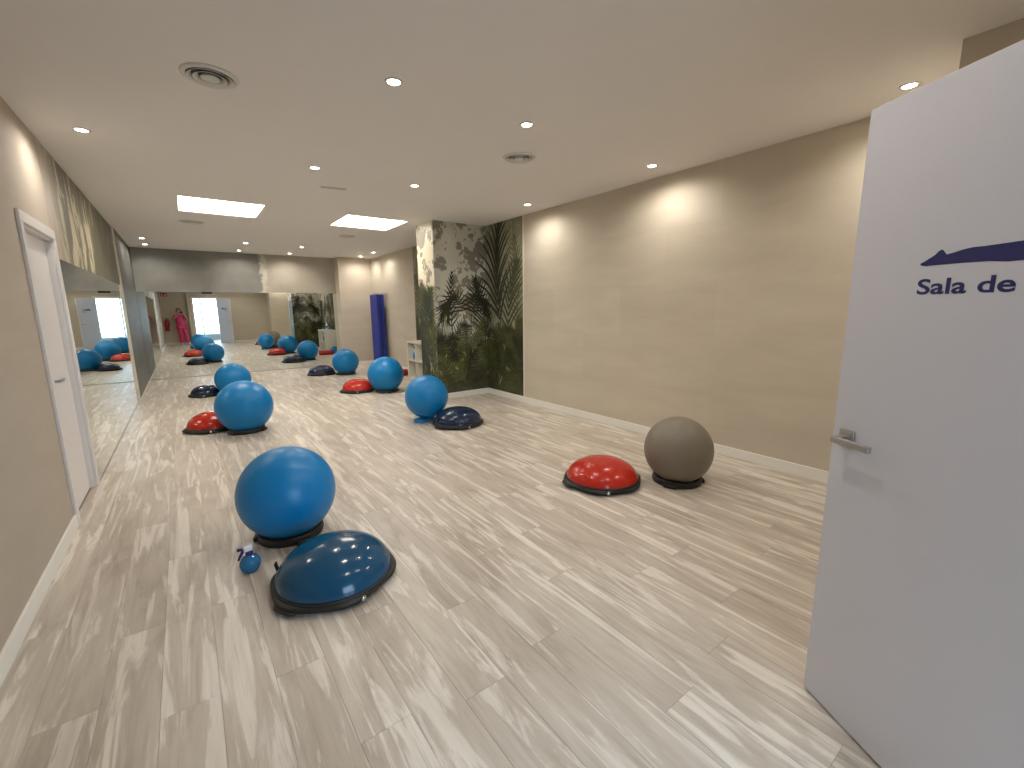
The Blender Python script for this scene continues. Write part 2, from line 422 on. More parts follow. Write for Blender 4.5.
# baseboards
BH, BT = 0.095, 0.014
def board(name, *segs):
    bm = bmesh.new()
    for sgm in segs: bx(bm, *sgm, 0, BH, bevel=0.003)
    return struct(obj(name, bm, 'base'), 'white baseboard along the foot of the wall')
board('baseboard_left', (XL, XL+BT, YF, DY0-0.072), )
board('baseboard_right', (XR-BT, XR, YBOX, YC0), (XR-BT, XR, YC1, YS))
board('baseboard_pillar', (XC-BT, XR-BT, YC0-BT, YC0), (XC-BT, XC, YC0, YC1), (XC-BT, XR-BT, YC1, YC1+BT))
board('baseboard_back', (3.4, XR-BT, YS-BT, YS))
board('baseboard_front', (XL+BT, 0.22, YF, YF+BT), (DX1+0.07, XBOX, YD, YD+BT), (XBOX-BT, XBOX, YD+BT, YBOX), (XBOX, XR-BT, YBOX, YBOX+BT))
struct(box('trim_1', (XR-0.006, XR, 5.41, 5.44, BH, H), 'trim'), 'thin pale corner strip at the edge of the palm mural')

# ------------------------------------------------------------------ palm mural (flat printed wallpaper, colours computed per vertex)
RES = 0.0065
UW, Z0m = 2.62, 0.09
NU, NV = int(UW/RES)+1, int((H-Z0m)/RES)+1
gu = np.arange(NU)*RES; gz = Z0m + np.arange(NV)*RES
npr = np.random.RandomState(5)
def vnoise(nu, nv, cells_u, cells_v, octs=4, pers=0.55):
    out = np.zeros((nv, nu)); amp = 1; tot = 0
    for k in range(octs):
        cu, cv = int(cells_u*2**k)+2, int(cells_v*2**k)+2
        g = npr.rand(cv+1, cu+1)
        a = np.linspace(0, cu-1e-3, nu); b = np.linspace(0, cv-1e-3, nv)
        ia, ib = a.astype(int), b.astype(int); fa, fb = a-ia, b-ib
        fa = fa*fa*(3-2*fa); fb = (fb*fb*(3-2*fb))[:, None]
        n = (g[ib][:, ia]*(1-fa)+g[ib][:, ia+1]*fa)*(1-fb) + (g[ib+1][:, ia]*(1-fa)+g[ib+1][:, ia+1]*fa)*fb
        out += amp*n; tot += amp; amp *= pers
    return out/tot
def sstep(a, b, x): 
    t = np.clip((x-a)/(b-a), 0, 1); return t*t*(3-2*t)
def lerp3(img, col, al): img[...] = img*(1-al[..., None]) + np.array(col)*al[..., None]
img = np.zeros((NV, NU, 3))
n1, n2, n3 = vnoise(NU, NV, 4, 4, 5), vnoise(NU, NV, 7, 8, 5, 0.6), vnoise(NU, NV, 16, 30, 3)
n4 = vnoise(NU, NV, 10, 11, 5, 0.7)
img[...] = np.array((0.60, 0.59, 0.50))*(0.82+0.36*n2)[..., None]
lerp3(img, (0.21, 0.19, 0.145), sstep(0.485, 0.515, n4*0.75+n1*0.25)*0.88)
U, Zg = np.meshgrid(gu, gz)
# plaster on the pillar's narrow side brightened to cream, painting in light on it
lerp3(img, (0.66, 0.60, 0.45), sstep(0.60, 0.56, U)*sstep(0.53, 0.50, n4*0.75+n1*0.25)*0.9)
# hazier olive print on the right-wall part
lerp3(img, (0.24, 0.235, 0.155), sstep(1.50, 1.80, U+0.3*(n1-0.5))*0.80)
def stroke(p0, p1, w0, w1, col, al=1.0, bend=0.0):
    # curved tapered leaf made of short segments
    p0, p1 = np.array(p0, float), np.array(p1, float); d = p1-p0; L = np.hypot(*d)
    if L < 1e-4: return
    nrm = np.array((-d[1], d[0]))/L; k = 5; pts = []
    for i in range(k+1):
        t = i/k; pts.append(p0 + d*t + nrm*bend*L*4*t*(1-t))
    wmax = max(w0, w1)+RES
    us = [p[0] for p in pts]; zs = [p[1] for p in pts]
    i0, i1 = max(0, int((min(us)-wmax)/RES)), min(NU, int((max(us)+wmax)/RES)+2)
    j0, j1 = max(0, int((min(zs)-Z0m-wmax)/RES)), min(NV, int((max(zs)-Z0m+wmax)/RES)+2)
    if i1 <= i0 or j1 <= j0: return
    uu, zz = U[j0:j1, i0:i1], Zg[j0:j1, i0:i1]; A = np.zeros(uu.shape)
    for i in range(k):
        a, b = pts[i], pts[i+1]; e = b-a; ll = e@e+1e-12
        t = np.clip(((uu-a[0])*e[0]+(zz-a[1])*e[1])/ll, 0, 1)
        dist = np.hypot(uu-a[0]-t*e[0], zz-a[1]-t*e[1])
        s_ = (i+t)/k
        w = (w0*(1-s_)+w1*s_)*np.clip(np.minimum(s_*5+0.35, (1-s_)*3.2+0.05), 0, 1)
        A = np.maximum(A, np.clip((w-dist)/RES+0.6, 0, 1))
    sub = img[j0:j1, i0:i1]; sub[...] = sub*(1-al*A[..., None]) + np.array(col)*(al*A)[..., None]
def frond(base, ctrl, tip, n, leaf, w, col, spread=1.0, droop=0.12, al=1.0, stem=None, seed=0, curl=0.05, t0=0.16):
    rr = np.random.RandomState(seed); base, ctrl, tip = (np.array(p, float) for p in (base, ctrl, tip))
    def P(t): return base*(1-t)**2 + 2*ctrl*t*(1-t) + tip*t*t
    prev = P(0)
    for i in range(1, 13):
        q = P(i/12); stroke(prev, q, 0.014*(1-i/15), 0.014*(1-(i+1)/15), stem or col, al); prev = q
    for i in range(n):
        t = t0 + (1-t0)*i/(n-1); p = P(t); d = P(min(1, t+0.02))-P(max(0, t-0.02)); d = d/np.hypot(*d)
        ln = leaf*math.sin(PI*min(0.97, 0.14+0.80*t))**0.7*(0.9+0.2*rr.rand())
        for sd in (-1, 1):
            ang = sd*spread*(1.0-0.62*t)*(0.95+0.1*rr.rand())
            dd = np.array((d[0]*math.cos(ang)-d[1]*math.sin(ang), d[0]*math.sin(ang)+d[1]*math.cos(ang)))
            q = p + dd*ln + np.array((0, -droop*ln))
            c = np.array(col)*(0.75+0.6*rr.rand())
            stroke(p, q, w, w*0.5, c, al, bend=-sd*curl)
DK, MD, LT, YL = (0.020, 0.021, 0.009), (0.050, 0.056, 0.020), (0.125, 0.135, 0.052), (0.34, 0.32, 0.13)
# soft background fronds on the right-wall part
frond((2.62, 1.5), (2.58, 2.2), (2.30, 2.87), 13, 0.42, 0.018, (0.23, 0.225, 0.14), seed=2)
frond((2.60, 2.0), (2.38, 2.75), (1.98, 2.84), 13, 0.34, 0.016, (0.25, 0.245, 0.155), seed=12)
frond((2.45, 1.0), (2.50, 1.8), (2.40, 2.55), 15, 0.40, 0.017, (0.115, 0.115, 0.055), seed=1)
# the tall frond at the pillar/right-wall corner
frond((2.20, 0.80), (1.72, 1.55), (1.97, 2.86), 12, 0.85, 0.027, DK, spread=0.95, droop=-0.02, seed=3, t0=0.30, curl=0.09)
frond((2.25, 0.75), (2.10, 1.5), (2.42, 2.15), 10, 0.60, 0.024, (0.045, 0.048, 0.020), spread=0.85, droop=0.05, seed=4, t0=0.25)
# undergrowth
mass = sstep(0.10, -0.16, Zg - (1.16 + 0.22*np.sin(U*3.1+0.6) + 0.9*(n1-0.5) + 0.45*sstep(0.62, 0.5, U)))*0.93
und = np.stack([0.016+0.085*n2**1.6, 0.018+0.092*n2**1.6, 0.007+0.026*n2**1.6], -1)*(0.30+1.2*n3**1.3)[..., None]
img[...] = img*(1-mass[..., None]) + und*mass[..., None]
# arching fronds on the pillar front
frond((1.17, 0.55), (1.12, 2.35), (0.70, 1.35), 18, 0.42, 0.014, DK, spread=1.2, droop=0.55, stem=LT, seed=5, t0=0.35)
frond((1.24, 0.55), (1.20, 2.30), (1.62, 1.40), 18, 0.42, 0.014, DK, spread=1.2, droop=0.55, stem=LT, seed=6, t0=0.35)
frond((1.55, 0.7), (1.52, 1.35), (1.36, 1.95), 13, 0.50, 0.018, DK, spread=0.9, seed=7, t0=0.3)
frond((0.92, 0.8), (0.82, 1.5), (0.90, 2.05), 11, 0.24, 0.014, DK, spread=0.9, seed=13, t0=0.3)
# pillar side
for k in range(8):
    rr = npr.rand(5); frond((0.1+0.4*rr[0], 0.4+rr[1]*0.9), (0.05+0.5*rr[2], 1.1+rr[1]*0.7), (0.02+0.56*rr[3], 1.25+rr[4]*0.75), 10, 0.24, 0.022, DK if k % 2 else MD, seed=20+k)
# low growth
for k in range(52):
    rr = npr.rand(8); bu = rr[0]*2.62; bz = 0.05+rr[1]*0.75
    tip = (bu+(rr[2]-0.5)*0.7, bz+0.25+rr[3]*0.55)
    cl = [DK, DK, MD, LT, (0.075, 0.085, 0.026)][int(rr[4]*5)]
    frond((bu, bz), ((bu+tip[0])/2+(rr[5]-0.5)*0.2, bz+0.5*rr[6]+0.2), tip, 12, 0.17+0.14*rr[7], 0.013, cl, spread=1.0, droop=0.3, al=0.8, seed=40+k)
# dark soil tone at the foot and a few bright glints of leaf
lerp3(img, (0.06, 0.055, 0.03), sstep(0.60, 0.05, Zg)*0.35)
for k in range(46):
    rr = npr.rand(6); u_, z_ = rr[0]*2.5, 0.15+1.25*rr[1]
    if k < 18: u_ = 0.30+0.26*rr[0]
    stroke((u_, z_), (u_+(rr[2]-0.4)*0.10, z_-0.03-0.08*rr[3]), 0.012, 0.005, YL if rr[4] < 0.7 else (0.5, 0.45, 0.22), 0.85, bend=0.1)
img = np.clip(img, 0.004, 0.9)

def mural_sheet(name, parent, origin, udir, u0, u1, step=1, ndir=(0, 0, 0), flip=False):
    cols = np.arange(max(0, int(round(u0/RES))), min(NU-1, int(round(u1/RES)))+1, step); rows = np.arange(0, NV, step)
    if rows[-1] != NV-1: rows = np.append(rows, NV-1)
    w = u1-u0; uu = np.linspace(0, w, len(cols)); zz = gz[rows].copy(); zz[-1] = H
    UU, ZZ = np.meshgrid(uu, zz)
    co = np.empty((len(rows)*len(cols), 3))
    co[:, 0] = origin[0]+udir[0]*UU.ravel()+ndir[0]*0.002; co[:, 1] = origin[1]+udir[1]*UU.ravel()+ndir[1]*0.002; co[:, 2] = ZZ.ravel()
    nr, nc = len(rows), len(cols)
    idx = np.arange(nr*nc).reshape(nr, nc)
    q = np.stack([idx[:-1, :-1], idx[:-1, 1:], idx[1:, 1:], idx[1:, :-1]], -1).reshape(-1, 4)
    me = bpy.data.meshes.new(name); me.vertices.add(len(co)); me.vertices.foreach_set('co', co.ravel())
    me.loops.add(q.size); me.loops.foreach_set('vertex_index', q.ravel().astype(np.int32))
    me.polygons.add(len(q)); me.polygons.foreach_set('loop_start', np.arange(0, q.size, 4, dtype=np.int32)); me.polygons.foreach_set('loop_total', np.full(len(q), 4, dtype=np.int32))
    me.update(calc_edges=True)
    c = img[rows][:, cols]; c = c[:, ::-1] if flip else c
    at = me.color_attributes.new('print', 'FLOAT_COLOR', 'POINT')
    at.data.foreach_set('color', np.concatenate([c.reshape(-1, 3), np.ones((nr*nc, 1))], 1).astype(np.float32).ravel())
    me.materials.append(M['vcol'])
    o = bpy.data.objects.new(name, me); COL.objects.link(o); o.parent = parent
    o['label'] = 'dark green palm leaf print on mottled plaster'
    return o
W1, W2 = YC1-YC0, XR-XC
mural_sheet('mural_wallpaper', pillar, (XC, YC1), (0, -1), 0, W1, ndir=(-1, 0))
mural_sheet('mural_wallpaper', pillar, (XC, YC0), (1, 0), W1, W1+W2, ndir=(0, -1))
mural_sheet('mural_wallpaper', wall_right, (XR, YC0), (0, -1), W1+W2, W1+W2+(YC0-5.44), ndir=(-1, 0))
mural_sheet('mural_wallpaper', pillar, (XC, YC1), (1, 0), W1, W1+W2, step=2, ndir=(0, 1), flip=True)
mural_sheet('mural_wallpaper', wall_right, (XR, YC1), (0, 1), 0.2, 0.2+9.43-YC1, step=2, ndir=(-1, 0))

# ------------------------------------------------------------------ mirrors
m_ = box('wall_mirror', (XL, XL+0.006, 5.19, 9.77, 0.014, MT), 'mirror'); tag(m_, 'long frameless wall mirror on the left wall beside the white door', 'mirror')
box('bottom_channel', (XL, XL+0.012, 5.19, 9.77, 0, 0.014), 'steel', m_)
m_ = box('wall_mirror', (XL+0.024, 3.398, YB, YB+0.006, 0.014, MT), 'mirror'); tag(m_, 'wide frameless mirror covering the lower far end wall', 'mirror')
box('bottom_channel', (XL+0.03, 3.398, YB-0.012, YB+0.006, 0, 0.014), 'steel', m_)

# ------------------------------------------------------------------ left door (closed)
d1 = bpy.data.objects.new('door_1', None); COL.objects.link(d1); d1.location = (XL, (DY0+DY1)/2, 0)
struct(d1, 'closed white door with a white frame in the left wall')
def child_box(name, dims, mat, parent, bevel=0):
    l = parent.location
    return box(name, (dims[0]-l.x, dims[1]-l.x, dims[2]-l.y, dims[3]-l.y, dims[4]-l.z, dims[5]-l.z), mat, parent, bevel)
CW = 0.072
child_box('casing', (XL, XL+0.018, DY0-CW, DY0, 0, DZ), 'white', d1, 0.003)
child_box('casing', (XL, XL+0.018, DY1, DY1+CW, 0, DZ), 'white', d1, 0.003)
child_box('casing', (XL, XL+0.018, DY0-CW, DY1+CW, DZ, DZ+CW), 'white', d1, 0.003)
child_box('jamb', (XL-T, XL, DY0, DY0+0.02, 0, DZ), 'white', d1); child_box('jamb', (XL-T, XL, DY1-0.02, DY1, 0, DZ), 'white', d1)
child_box('head_jamb', (XL-T, XL, DY0+0.02, DY1-0.02, DZ-0.02, DZ), 'white', d1)
lf = child_box('leaf', (XL-0.075, XL-0.035, DY0+0.023, DY1-0.023, 0.008, DZ-0.023), 'white', d1, 0.002)
def lever(parent, frame, flip=1):
    # frame(u, z, w): u along the door (towards the hinge), z up, w out of the face
    bm = bmesh.new()
    def bb(u0, u1, z0, z1, w0, w1, bev=0.002):
        for v in bx(bm, u0, u1, z0, z1, w0, w1, bevel=bev): v.co = frame(*v.co)
    bb(-0.027, 0.027, -0.027, 0.027, 0, 0.008)
    h = obj('handle', bm, 'steel', parent)
    bm = bmesh.new()
    for v in bx(bm, -0.009, 0.009, -0.009, 0.009, 0.006, 0.05): v.co = frame(*v.co)
    for v in bx(bm, -0.013, 0.125, -0.010, 0.010, 0.04, 0.056, bevel=0.003): v.co = frame(*v.co)
    obj('lever', bm, 'steel', h)
lever(d1, lambda u, z, w: Vector((-0.035+w*1.3, DY0+0.075-d1.location.y+u, 1.03+z)))

# ------------------------------------------------------------------ open room door on the right
FREE = Vector((1.81, 0.526, 0)); HINGE = Vector((1.36, -0.31, 0))
dirv = (HINGE-FREE); DW = dirv.length; dirv.normalize()
nrm = Vector((dirv.y, -dirv.x, 0))            # towards the camera side
if nrm.dot(-FREE) < 0: nrm = -nrm
DH = 2.10
d2 = bpy.data.objects.new('door_2', None); COL.objects.link(d2); d2.location = (FREE.x, FREE.y, 0)
struct(d2, 'white room door standing open, with navy lettering and a lever handle')
def dframe(u, z, w): 
    p = dirv*u + nrm*w; return Vector((p.x, p.y, z))
bm = bmesh.new()
for v in bx(bm, 0, DW, 0.012, DH, -0.04, 0, bevel=0.002): v.co = dframe(v.co.x, v.co.y, v.co.z)
leaf = obj('leaf', bm, 'door', d2)
lever(d2, lambda u, z, w: dframe(0.058+u, 1.045+z*1.15, w))
lever(d2, lambda u, z, w: dframe(0.058+u, 1.045+z*1.15, -0.04-w))
for hz in (0.25, 1.05, 1.85):
    bm = bmesh.new(); tube(bm, [dframe(DW+0.004, hz-0.05, -0.045), dframe(DW+0.004, hz+0.05, -0.045)], 0.008); obj('hinge', bm, 'steel', d2, True)
def ondoor(px, py):
    d = ray(px, py); C = Vector((0, 0, CAM_H)); t = (FREE-C).dot(nrm)/d.dot(nrm); p = C+d*t
    return ((p-FREE).dot(dirv), p.z)
# lettering
cu = bpy.data.curves.new('lettering', 'FONT'); cu.body = 'Sala de'; cu.size = 0.06; cu.offset = 0.0013; cu.extrude = 0.0; cu.resolution_u = 6
tmp = bpy.data.objects.new('tmp_text', cu); COL.objects.link(tmp)
dg = bpy.context.evaluated_depsgraph_get(); me = bpy.data.meshes.new_from_object(tmp.evaluated_get(dg))
bpy.data.objects.remove(tmp, do_unlink=True)
xs_ = [v.co.x for v in me.vertices]; ys_ = [v.co.y for v in me.vertices]
ua, za = ondoor(916.5, 294); ub, zb = ondoor(1015, 291.5); _, ztop = ondoor(997, 274.5)
zc = (za+zb)/2; sx_ = (ub-ua)/(max(xs_)-min(xs_)); sz_ = (ztop-zc)/max(ys_)
for v in me.vertices: v.co = dframe(ua+(v.co.x-min(xs_))*sx_, zc+v.co.y*sz_, 0.0008)
me.materials.append(M['logo']); lo = bpy.data.objects.new('lettering', me); COL.objects.link(lo); lo.parent = d2; lo['label'] = 'navy letters reading Sala de'
crop = [(165, 365), (200, 346), (240, 330), (290, 290), (325, 256), (348, 243), (365, 252), (388, 284), (440, 270), (500, 250), (560, 234), (620, 222), (700, 215), (800, 220), (880, 205), (950, 185), (1024, 168)]
cropb = [(1024, 330), (900, 342), (780, 340), (700, 338), (600, 347), (500, 340), (400, 352), (300, 372), (220, 381), (180, 378)]
cv = lambda p: ondoor(900+p[0]/8.258, 220+p[1]/8.258)
up = [cv(p) for p in crop]; lowp = [cv(p) for p in cropb]
ue, zt = up[-1]; _, zl = lowp[0]
ext = [(ue+0.04, zt+0.014), (ue+0.09, zt+0.024), (ue+0.13, zt+0.014), (ue+0.18, zt-0.004), (ue+0.22, zt-0.018), (ue+0.25, zl+0.004), (ue+0.18, zl-0.004), (ue+0.10, zl+0.0)]
bm = bmesh.new(); outline = up+ext+lowp
vs_ = [bm.verts.new(dframe(u, z, 0.0008)) for u, z in outline]; f_ = bm.faces.new(vs_); bmesh.ops.triangulate(bm, faces=[f_])
o = obj('logo', bm, 'logo', d2); o['label'] = 'navy silhouette of an outstretched leg'

# doorway frame
d3 = bpy.data.objects.new('door_3', None); COL.objects.link(d3); d3.location = ((DX0+DX1)/2, YD, 0); struct(d3, 'white frame of the open doorway')
child_box('casing', (DX0-0.065, DX0, YD, YD+0.015, 0, 2.12), 'white', d3); child_box('casing', (DX1, DX1+0.065, YD, YD+0.015, 0, 2.12), 'white', d3)
child_box('casing', (DX0-0.065, DX1+0.065, YD, YD+0.015, 2.12, 2.185), 'white', d3)
child_box('jamb', (DX0, DX0+0.018, YD-0.12, YD, 0, 2.12), 'white', d3); child_box('jamb', (DX1-0.018, DX1, YD-0.12, YD, 0, 2.12), 'white', d3)
child_box('head_jamb', (DX0+0.018, DX1-0.018, YD-0.12, YD, 2.10, 2.12), 'white', d3)

# ------------------------------------------------------------------ entrance lobby beyond the doorway, glazed to the street
LY = -3.2; LX0, LX1 = -1.0, 3.0
struct(box('floor_lobby', (LX0-T, LX1+T, LY, YD-0.12, -0.12, -0.001), 'lobbyfloor'), 'pale floor of the entrance beyond the doorway')
struct(box('ceiling_lobby', (LX0-T, LX1+T, LY, YF-T, H, H+0.12), 'lobby'), 'white ceiling of the entrance beyond the doorway')
struct(box('wall_lobby_left', (LX0-T, LX0, LY, YF-T, -0.12, H), 'lobby'), 'white side wall of the entrance')
struct(box('wall_lobby_right', (LX1, LX1+T, LY, YD-0.12, -0.12, H), 'lobby'), 'white side wall of the entrance')
struct(box('ground_street', (-12, 14, -16, LY, -0.14, -0.02), 'pavement'), 'bright street pavement outside')
w1 = bpy.data.objects.new('window_1', None); COL.objects.link(w1); w1.location = (1.0, LY, 0); struct(w1, 'bright glazed shopfront seen through the doorway')
mull = [LX0, -0.2, 0.80, 1.75, LX1]
for xm in mull: child_box('mullion', (xm-0.03, xm+0.03, LY-0.05, LY, 0.0, H), 'frame_alu', w1)
for a, b in zip(mull[:-1], mull[1:]):
    child_box('sill_panel', (a+0.03, b-0.03, LY-0.04, LY-0.01, 0.0, 0.32), 'frame_alu', w1)
    child_box('head_rail', (a+0.03, b-0.03, LY-0.05, LY, 2.62, H), 'frame_alu', w1)
    child_box('pane', (a+0.03, b-0.03, LY-0.028, LY-0.022, 0.32, 2.62), 'glass', w1)

# ------------------------------------------------------------------ ceiling lights
def downlight(x, y, label):
    t = thing('downlight', label, 'downlight', (x, y, H), 0, 'recessed ceiling downlights')
    lathe_obj('trim_ring', [(0.037, -0.001), (0.041, -0.006), (0.051, -0.005), (0.056, 0.0), (0.037, 0.0)], 'white', t, 28, close=True)
    lathe_obj('lens', [(0, -0.003), (0.038, -0.003), (0.038, 0), (0, 0)], 'lamp', t, 24)
    ld = bpy.data.lights.new('downlight_beam', 'SPOT'); ld.energy = SPOT_W; ld.color = WARM; ld.spot_size = math.radians(165); ld.spot_blend = 0.75; ld.shadow_soft_size = 0.03
    lo_ = bpy.data.objects.new('downlight_beam', ld); COL.objects.link(lo_); lo_.parent = t; lo_.location = (0, 0, -0.012)
CX = (-0.46, 1.19, 2.25, 3.88)
for x_, y_, lb in [
    (CX[0], 4.82, 'lit recessed downlight above the closed white door in the left wall'),
    (CX[1], 2.78, 'lit downlight nearest the larger round vent, closest to the camera'),
    (CX[2], 2.81, 'lit downlight just nearer than the smaller round vent'),
    (CX[3], 2.87, 'lit downlight washing the beige right wall between open door and mural'),
    (CX[3], 0.94, 'lit downlight just over the top edge of the open white door'),
    (CX[1], 4.79, 'lit downlight in the ceiling middle beside the small slot vent'),
    (CX[2], 4.83, 'lit downlight in front of the right square light panel'),
    (CX[3], 4.84, 'lit downlight beside the right edge of the palm mural'),
    (CX[0], 10.95, 'upper of two small downlights in the far left ceiling corner'),
    (CX[0], 11.90, 'lower of two small downlights in the far left ceiling corner'),
    (CX[1], 10.68, 'upper downlight of the far pair above the mirror, behind the left light panel'),
    (CX[1], 12.02, 'lower downlight of the far pair above the mirror, close to the grey band'),
    (CX[2], 10.70, 'upper downlight of the far middle pair, beside the torn plaster edge'),
    (CX[2], 12.05, 'lower downlight of the far middle pair, close to the back wall'),
    (CX[3], 10.83, 'right one of two downlights over the standing blue mat'),
    (CX[3], 11.78, 'left one of two downlights over the standing blue mat')]:
    downlight(x_, y_, lb)
downlight(CX[1], 0.94, 'downlight overhead just inside the bright doorway')
downlight(CX[2], 0.94, 'downlight overhead above the swing of the open door')
for k, lb in enumerate(('bright square recessed light panel on the left of the ceiling', 'bright square recessed light panel on the right, nearer the pillar')):
    x0, x1 = PX[k]; y0, y1 = PY
    t = thing('light_panel', lb, 'ceiling light', ((x0+x1)/2, (y0+y1)/2, H), 0, 'square ceiling light panels')
    hx, hy = (x1-x0)/2, (y1-y0)/2
    bm = bmesh.new()
    for d in ((-hx, -hx+0.006, -hy, hy), (hx-0.006, hx, -hy, hy), (-hx+0.006, hx-0.006, -hy, -hy+0.006), (-hx+0.006, hx-0.006, hy-0.006, hy)): bx(bm, *d, 0, 0.12)
    obj('frame', bm, 'recess', t)
    box('diffuser', (-hx+0.006, hx-0.006, -hy+0.006, hy-0.006, 0.02, 0.03), 'panel', t)

# ------------------------------------------------------------------ ceiling vents
def vent(x, y, r, label):
    t = thing('air_vent', label, 'vent', (x, y, H), 0, 'round ceiling vents')
    lathe_obj('outer_ring', [(r*0.80, -0.004), (r*0.84, -0.014), (r*0.98, -0.006), (r, 0), (r*0.80, 0)], 'vent', t, 48, close=True)
    lathe_obj('cavity', [(0, -0.0015), (r*0.82, -0.0015), (r*0.82, 0), (0, 0)], 'ventdark', t, 40)
    for a, b in ((0.62, 0.79), (0.40, 0.58)):
        lathe_obj('cone_ring', [(r*a, -0.004), (r*a+0.002, -0.002), (r*b+0.002, -0.018), (r*b, -0.020)], 'vent', t, 44, close=True)
    lathe_obj('center_disc', [(0, -0.022), (r*0.30, -0.020), (r*0.34, -0.014), (r*0.30, -0.008), (0, -0.006)], 'vent', t, 36)
vent(0.285, 3.34, 0.148, 'larger looking round ring vent in the ceiling, nearest the camera')
vent(2.655, 3.43, 0.150, 'round ring vent in the ceiling between two downlights, toward the right wall')
vent(0.27, 8.62, 0.165, 'round vent seen edge-on just behind the left square light panel')
vent(2.64, 8.70, 0.155, 'round vent seen edge-on just behind the right square light panel')
t = thing('slot_vent', 'small narrow slot vent in the middle of the ceiling', 'vent', (1.53, 5.43, H), -0.1)
bm = bmesh.new()
for d in ((-0.14, 0.14, -0.03, -0.018), (-0.14, 0.14, 0.018, 0.03), (-0.14, -0.125, -0.018, 0.018), (0.125, 0.14, -0.018, 0.018)): bx(bm, *d, -0.008, 0)
obj('frame', bm, 'vent', t); box('slot', (-0.125, 0.125, -0.018, 0.018, -0.002, 0), 'ventdark', t); box('blade', (-0.125, 0.125, -0.003, 0.003, -0.007, -0.002), 'vent', t)

# ------------------------------------------------------------------ exercise balls, bases, balance domes
R_B = 0.30
def ball_mesh(r):
    # sphere with a slightly flattened foot
    bm = bmesh.new(); prof = []
    n = 36
    for i in range(n+1):
        a = -PI/2 + PI*i/n; rr, z = r*math.cos(a), r*math.sin(a)
        if z < -r*0.985: z = -r*0.985
        if abs(rr) < 1e-6: rr = 0
        prof.append((rr, z + r*0.985))
    lathe(bm, prof, 64); me = bpy.data.meshes.new('exercise_ball'); bmesh.ops.recalc_face_normals(bm, faces=bm.faces); bm.to_mesh(me); bm.free()
    for p in me.polygons: p.use_smooth = True
    return me
bmeshes = {}
def add_ball(x, y, r, mat, label, z=0.004, group='large exercise balls', tilt=(0.9, 0.3)):
    key = (r, mat)
    if key not in bmeshes:
        bmeshes[key] = ball_mesh(r); bmeshes[key].materials.append(M[mat])
    t = thing('exercise_ball', label, 'ball', (x, y, z), 0, group)
    o = bpy.data.objects.new('ball_shell', bmeshes[key]); COL.objects.link(o); o.parent = t
    # filling plug, half hidden on the rear side
    a, e = tilt; d = Vector((math.cos(e)*math.sin(a), math.cos(e)*math.cos(a), math.sin(e)))
    p = lathe_obj('valve_plug', [(0, 0.003), (0.007, 0.003), (0.010, 0.001), (0.010, -0.004), (0, -0.004)], 'bottlewhite', t, 16)
    p.location = Vector((0, 0, r*0.985)) + d*r; p.rotation_euler = d.to_track_quat('Z', 'Y').to_euler()
    return t
def ball_base(x, y, mat, label, rot=0.0):
    t = thing('ball_base', label, 'ball base', (x, y, 0), rot, 'ring bases under the balls')
    def rad(a): return 1.0
    lathe_obj('ring', [(0.140, 0.022), (0.178, 0.052), (0.190, 0.056), (0.200, 0.050), (0.205, 0.020), (0.200, 0.002), (0.145, 0.002)], mat, t, 48, close=True)
    for k in range(3):
        a = 2*PI*k/3+0.35
        bm = bmesh.new()
        mt = Matrix.Rotation(a, 4, 'Z')
        bx(bm, 0.182, 0.222, -0.055, 0.055, 0.0, 0.034, bevel=0.009, mtx=mt)
        obj('foot', bm, mat, t, True)
    return t
def balance_dome(x, y, mat, label, rot=0.0, strap=False, R=0.318, dome_h=0.178):
    t = thing('balance_trainer', label, 'balance trainer', (x, y, 0), rot, 'half-ball balance trainers')
    def rad(a): return 1 + 0.026*math.cos(6*a) + 0.018*math.cos(2*a)
    lathe_obj('platform', [(0, 0.004), (R*0.80, 0.004), (R*0.88, 0.0), (R*0.92, 0.003), (R*0.99, 0.026), (R*1.0, 0.040), (R*0.97, 0.047), (R*0.86, 0.046), (0, 0.04)], 'black', t, 72, rad)
    prof = []; rb = R*0.925
    for i in range(19):
        a = i/18*PI/2
        prof.append((rb*math.cos(a)**0.86 if i < 18 else 0, 0.040 + dome_h*math.sin(a)))
    lathe_obj('dome', prof, mat, t, 72)
    lathe_obj('collar', [(rb*1.0, 0.044), (rb*1.03, 0.049), (rb*1.025, 0.054), (rb*0.995, 0.060)], 'black', t, 72, close=True)
    lathe_obj('plug', [(0, 0.004), (0.012, 0.004), (0.016, 0.0), (0, 0)], 'chrome', t, 14, loc=(R*0.985*math.cos(-1.9), R*0.985*math.sin(-1.9), 0.03), rot=(PI/2, 0, -1.9+PI/2))
    for s in (-1, 1):
        bm = bmesh.new()
        tube(bm, [(s*R*0.99, -0.07, 0.022), (s*R*1.04, -0.05, 0.024), (s*R*1.05, 0, 0.025), (s*R*1.04, 0.05, 0.024), (s*R*0.99, 0.07, 0.022)], 0.010, 8)
        obj('grip', bm, 'black', t, True)
    if strap:
        bm = bmesh.new(); bx(bm, -0.012, 0.012, -0.005, 0.005, 0, 0.085, bevel=0.003, mtx=Matrix.Translation((-0.135, 0.29, 0.035)) @ Matrix.Rotation(0.5, 4, 'Z') @ Matrix.Rotation(-0.35, 4, 'Y'))
        obj('strap_handle', bm, 'black', t, True)
    return t
